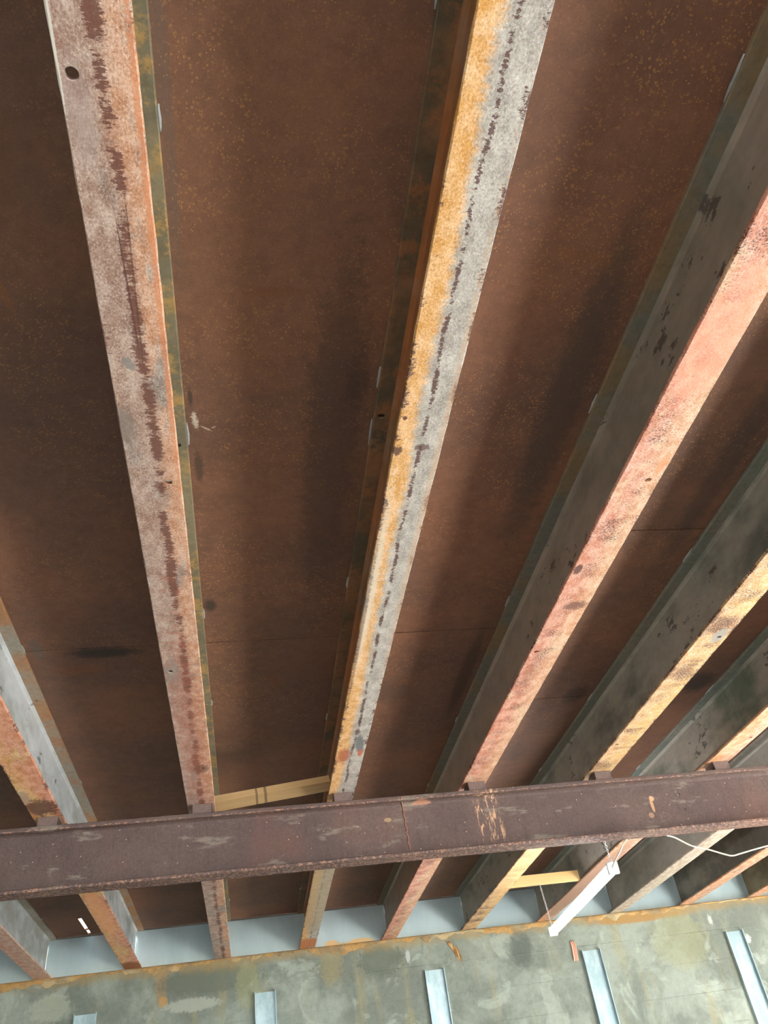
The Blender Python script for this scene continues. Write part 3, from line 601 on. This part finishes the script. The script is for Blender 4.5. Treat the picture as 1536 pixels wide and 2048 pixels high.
for k in range(n):
    for m_ in range(6): bm.faces.new((rings[k][m_], rings[k][(m_ + 1) % 6], rings[(k + 1) % n][(m_ + 1) % 6], rings[(k + 1) % n][m_]))
LINK = from_bm(bm, 'chain_link')
def chain(top, bot, label):
    top, bot = Vector(top), Vector(bot); c = link('hanging_chain', None, loc=top); tag(c, label, 'chain')
    d = bot - top; n = max(2, int(d.length / 0.0155)); c.rotation_euler = (-d).to_track_quat('Z', 'Y').to_euler()
    for k in range(n):
        l = link('chain_link', LINK, MCHAIN, c, (0, 0, -(k + 0.5) * d.length / n)); l.rotation_euler = (0, 0, (k % 2) * math.pi / 2)
h1 = P1 - ax * 0.01 + Vector((0, 0, 0.052)); h0 = P0 + ax * 0.01 + Vector((0, 0, 0.052))
chain((1.906, 5.52, ZJ + TF), h1, 'thin chain dropping from the pine block to the far end of the tube light')
chain((1.592, 3.605, ZG0), h0, 'short chain from the girder underside to the near end of the tube light')
MCAB = plain('white_cable_skin', srgb(222, 214, 196), 0.45, 0, 0.1)
def smooth(pts, n=6):
    out = []; P = [Vector(p) for p in pts]; P = [P[0]] + P + [P[-1]]
    for i in range(1, len(P) - 2):
        for k in range(n):
            t = k / n; a, b, c, d = P[i - 1], P[i], P[i + 1], P[i + 2]
            out.append(0.5 * ((2 * b) + (c - a) * t + (2 * a - 5 * b + 4 * c - d) * t * t + (3 * b - a - 3 * c + d) * t ** 3))
    out.append(P[-2]); return out
tag(link('power_cable', tube_me('power_cable', smooth([(1.70, 3.600, ZG0), (1.686, 3.62, EYE + 0.985), (1.668, 3.64, EYE + 0.958), (1.645, 3.68, EYE + 0.925), (1.634, 3.69, EYE + 0.905)]), 0.0035, 8), MCAB),
    'short white cable curving from the girder down to the near end of the tube light', 'cable')
tag(link('power_cable', tube_me('power_cable', smooth([(1.90, 3.606, ZG0), (1.944, 3.62, EYE + 0.988), (2.015, 3.63, EYE + 0.949), (2.09, 3.63, EYE + 0.925), (2.165, 3.63, EYE + 0.896), (2.20, 3.63, EYE + 0.888), (2.25, 3.63, EYE + 0.895), (2.383, 3.63, EYE + 0.914), (2.7, 3.63, EYE + 0.95), (3.0, 3.60, ZG0)]), 0.0035, 8), MCAB),
    'long white cable drooping below the girder at right in front of the grey joist', 'cable')

# ------------------------------------------------------------------ galvanised wall channels
s = Mat('galvanised_channel', world=True)
a = s.noise(12, 5, 0.7, stretch=(1.5, 1, 0.5)); b = s.noise(50, 4, 0.6, stretch=(1, 1, 0.5))
c = s.mix(s.ss(a, 0.4, 0.65), srgb(156, 178, 182), srgb(184, 202, 204)); c = s.mix(s.mul(s.ss(b, 0.5, 0.7), 0.35), c, srgb(150, 166, 168))
MCH = s.done(c, 0.42, 0.35, a, 0.0006, 0.3)
CHL = {-1.110: 'leftmost galvanised wall channel, only its top showing at the bottom edge',
       0.100: 'galvanised wall channel second from left, under the grey brown joist end',
       1.328: 'galvanised wall channel in the middle, right below the brown fibrous smear',
       2.550: 'galvanised wall channel beside the small copper coloured strap, under the tube light',
       3.752: 'rightmost galvanised wall channel, leaning steeply in view at lower right'}
CHZ = {-1.110: 2.541, 0.100: 2.542, 1.328: 2.550, 2.550: 2.552, 3.752: 2.561}
for xc, lab in CHL.items():
    w2, dp, t = 0.074, 0.032, 0.0015; zt = CHZ[xc]
    c_ = link('wall_channel', None, loc=(xc, YW, 0)); tag(c_, lab, 'metal channel', 'galvanised channels fixed upright to the wall')
    link('web', box_me('web', (-w2, -t, 0.0), (w2, 0, zt)), MCH, c_)
    for sx in (-1, 1):
        xx = sorted((sx * w2, sx * (w2 - t)))
        link('flange', box_me('flange', (xx[0], -dp, 0.0), (xx[1], -t, zt + 0.004)), MCH, c_)
        xx = sorted((sx * w2, sx * (w2 - 0.006)))
        link('lip', box_me('lip', (xx[0], -dp - t, 0.0), (xx[1], -dp, zt + 0.004)), MCH, c_)

# copper coloured strap end sticking from the wall
s = Mat('terracotta_copper'); g = s.noise(14, 4, 0.6, stretch=(6, 1, 0.3))
MCOP = s.done(s.mix(s.ss(g, 0.35, 0.65), srgb(244, 194, 170), srgb(214, 152, 126)), 0.6, 0, g, 0.001, 0.6)
st = link('folded_strap', None, loc=(2.425, YW, EYE + 1.060)); tag(st, 'small folded copper coloured strap fixed to the wall left of a channel top', 'strap')
for k in range(3):
    pts = [(-0.013 + k * 0.013 + 0.003 * math.sin(q * 0.5), -0.006 - 0.005 * math.sin(math.pi * q / 10), 0.068 - q * 0.0135) for q in range(11)]
    link('strand', tube_me('strand', pts, 0.0075, 8, [0.004 + 0.0035 * math.sin(math.pi * min(1, (q + 1) / 6) / 2 * 1) * (1 if q < 9 else 0.7) for q in range(11)]), MCOP, st)
# brown fibrous smear of old foam on the wall
s = Mat('dried_fibre'); g = s.noise(60, 4, 0.7, stretch=(1, 1, 0.2))
MFIB = s.done(s.mix(s.ss(g, 0.4, 0.62), srgb(216, 178, 124), srgb(150, 104, 58)), 0.9, 0, g, 0.002, 0.7)
bm_objs = bmesh.new(); rnd = random.Random(3)
for k in range(46):
    u = rnd.random(); x = -0.045 + 0.085 * u + 0.01 * rnd.random(); z1 = 0.085 - 0.06 * u + 0.035 * rnd.random(); L = 0.035 + 0.085 * u * (0.5 + 0.5 * rnd.random())
    pts = [Vector((x + 0.0035 * q + 0.004 * math.sin(q + k), -0.002 - 0.003 * math.sin(q * 0.8), z1 - L * q / 5)) for q in range(6)]
    me = tube_me('t', pts, 0.002, 5, [0.0012, 0.0022, 0.0026, 0.0026, 0.002, 0.0008]); bm_objs.from_mesh(me); bpy.data.meshes.remove(me)
o = link('fibrous_smear', from_bm(bm_objs, 'fibrous_smear'), MFIB, None, (1.492, YW, EYE + 1.125)); o['kind'] = 'stuff'
tag(o, 'dried brown fibrous smear on the wall above the middle channel', 'smear')
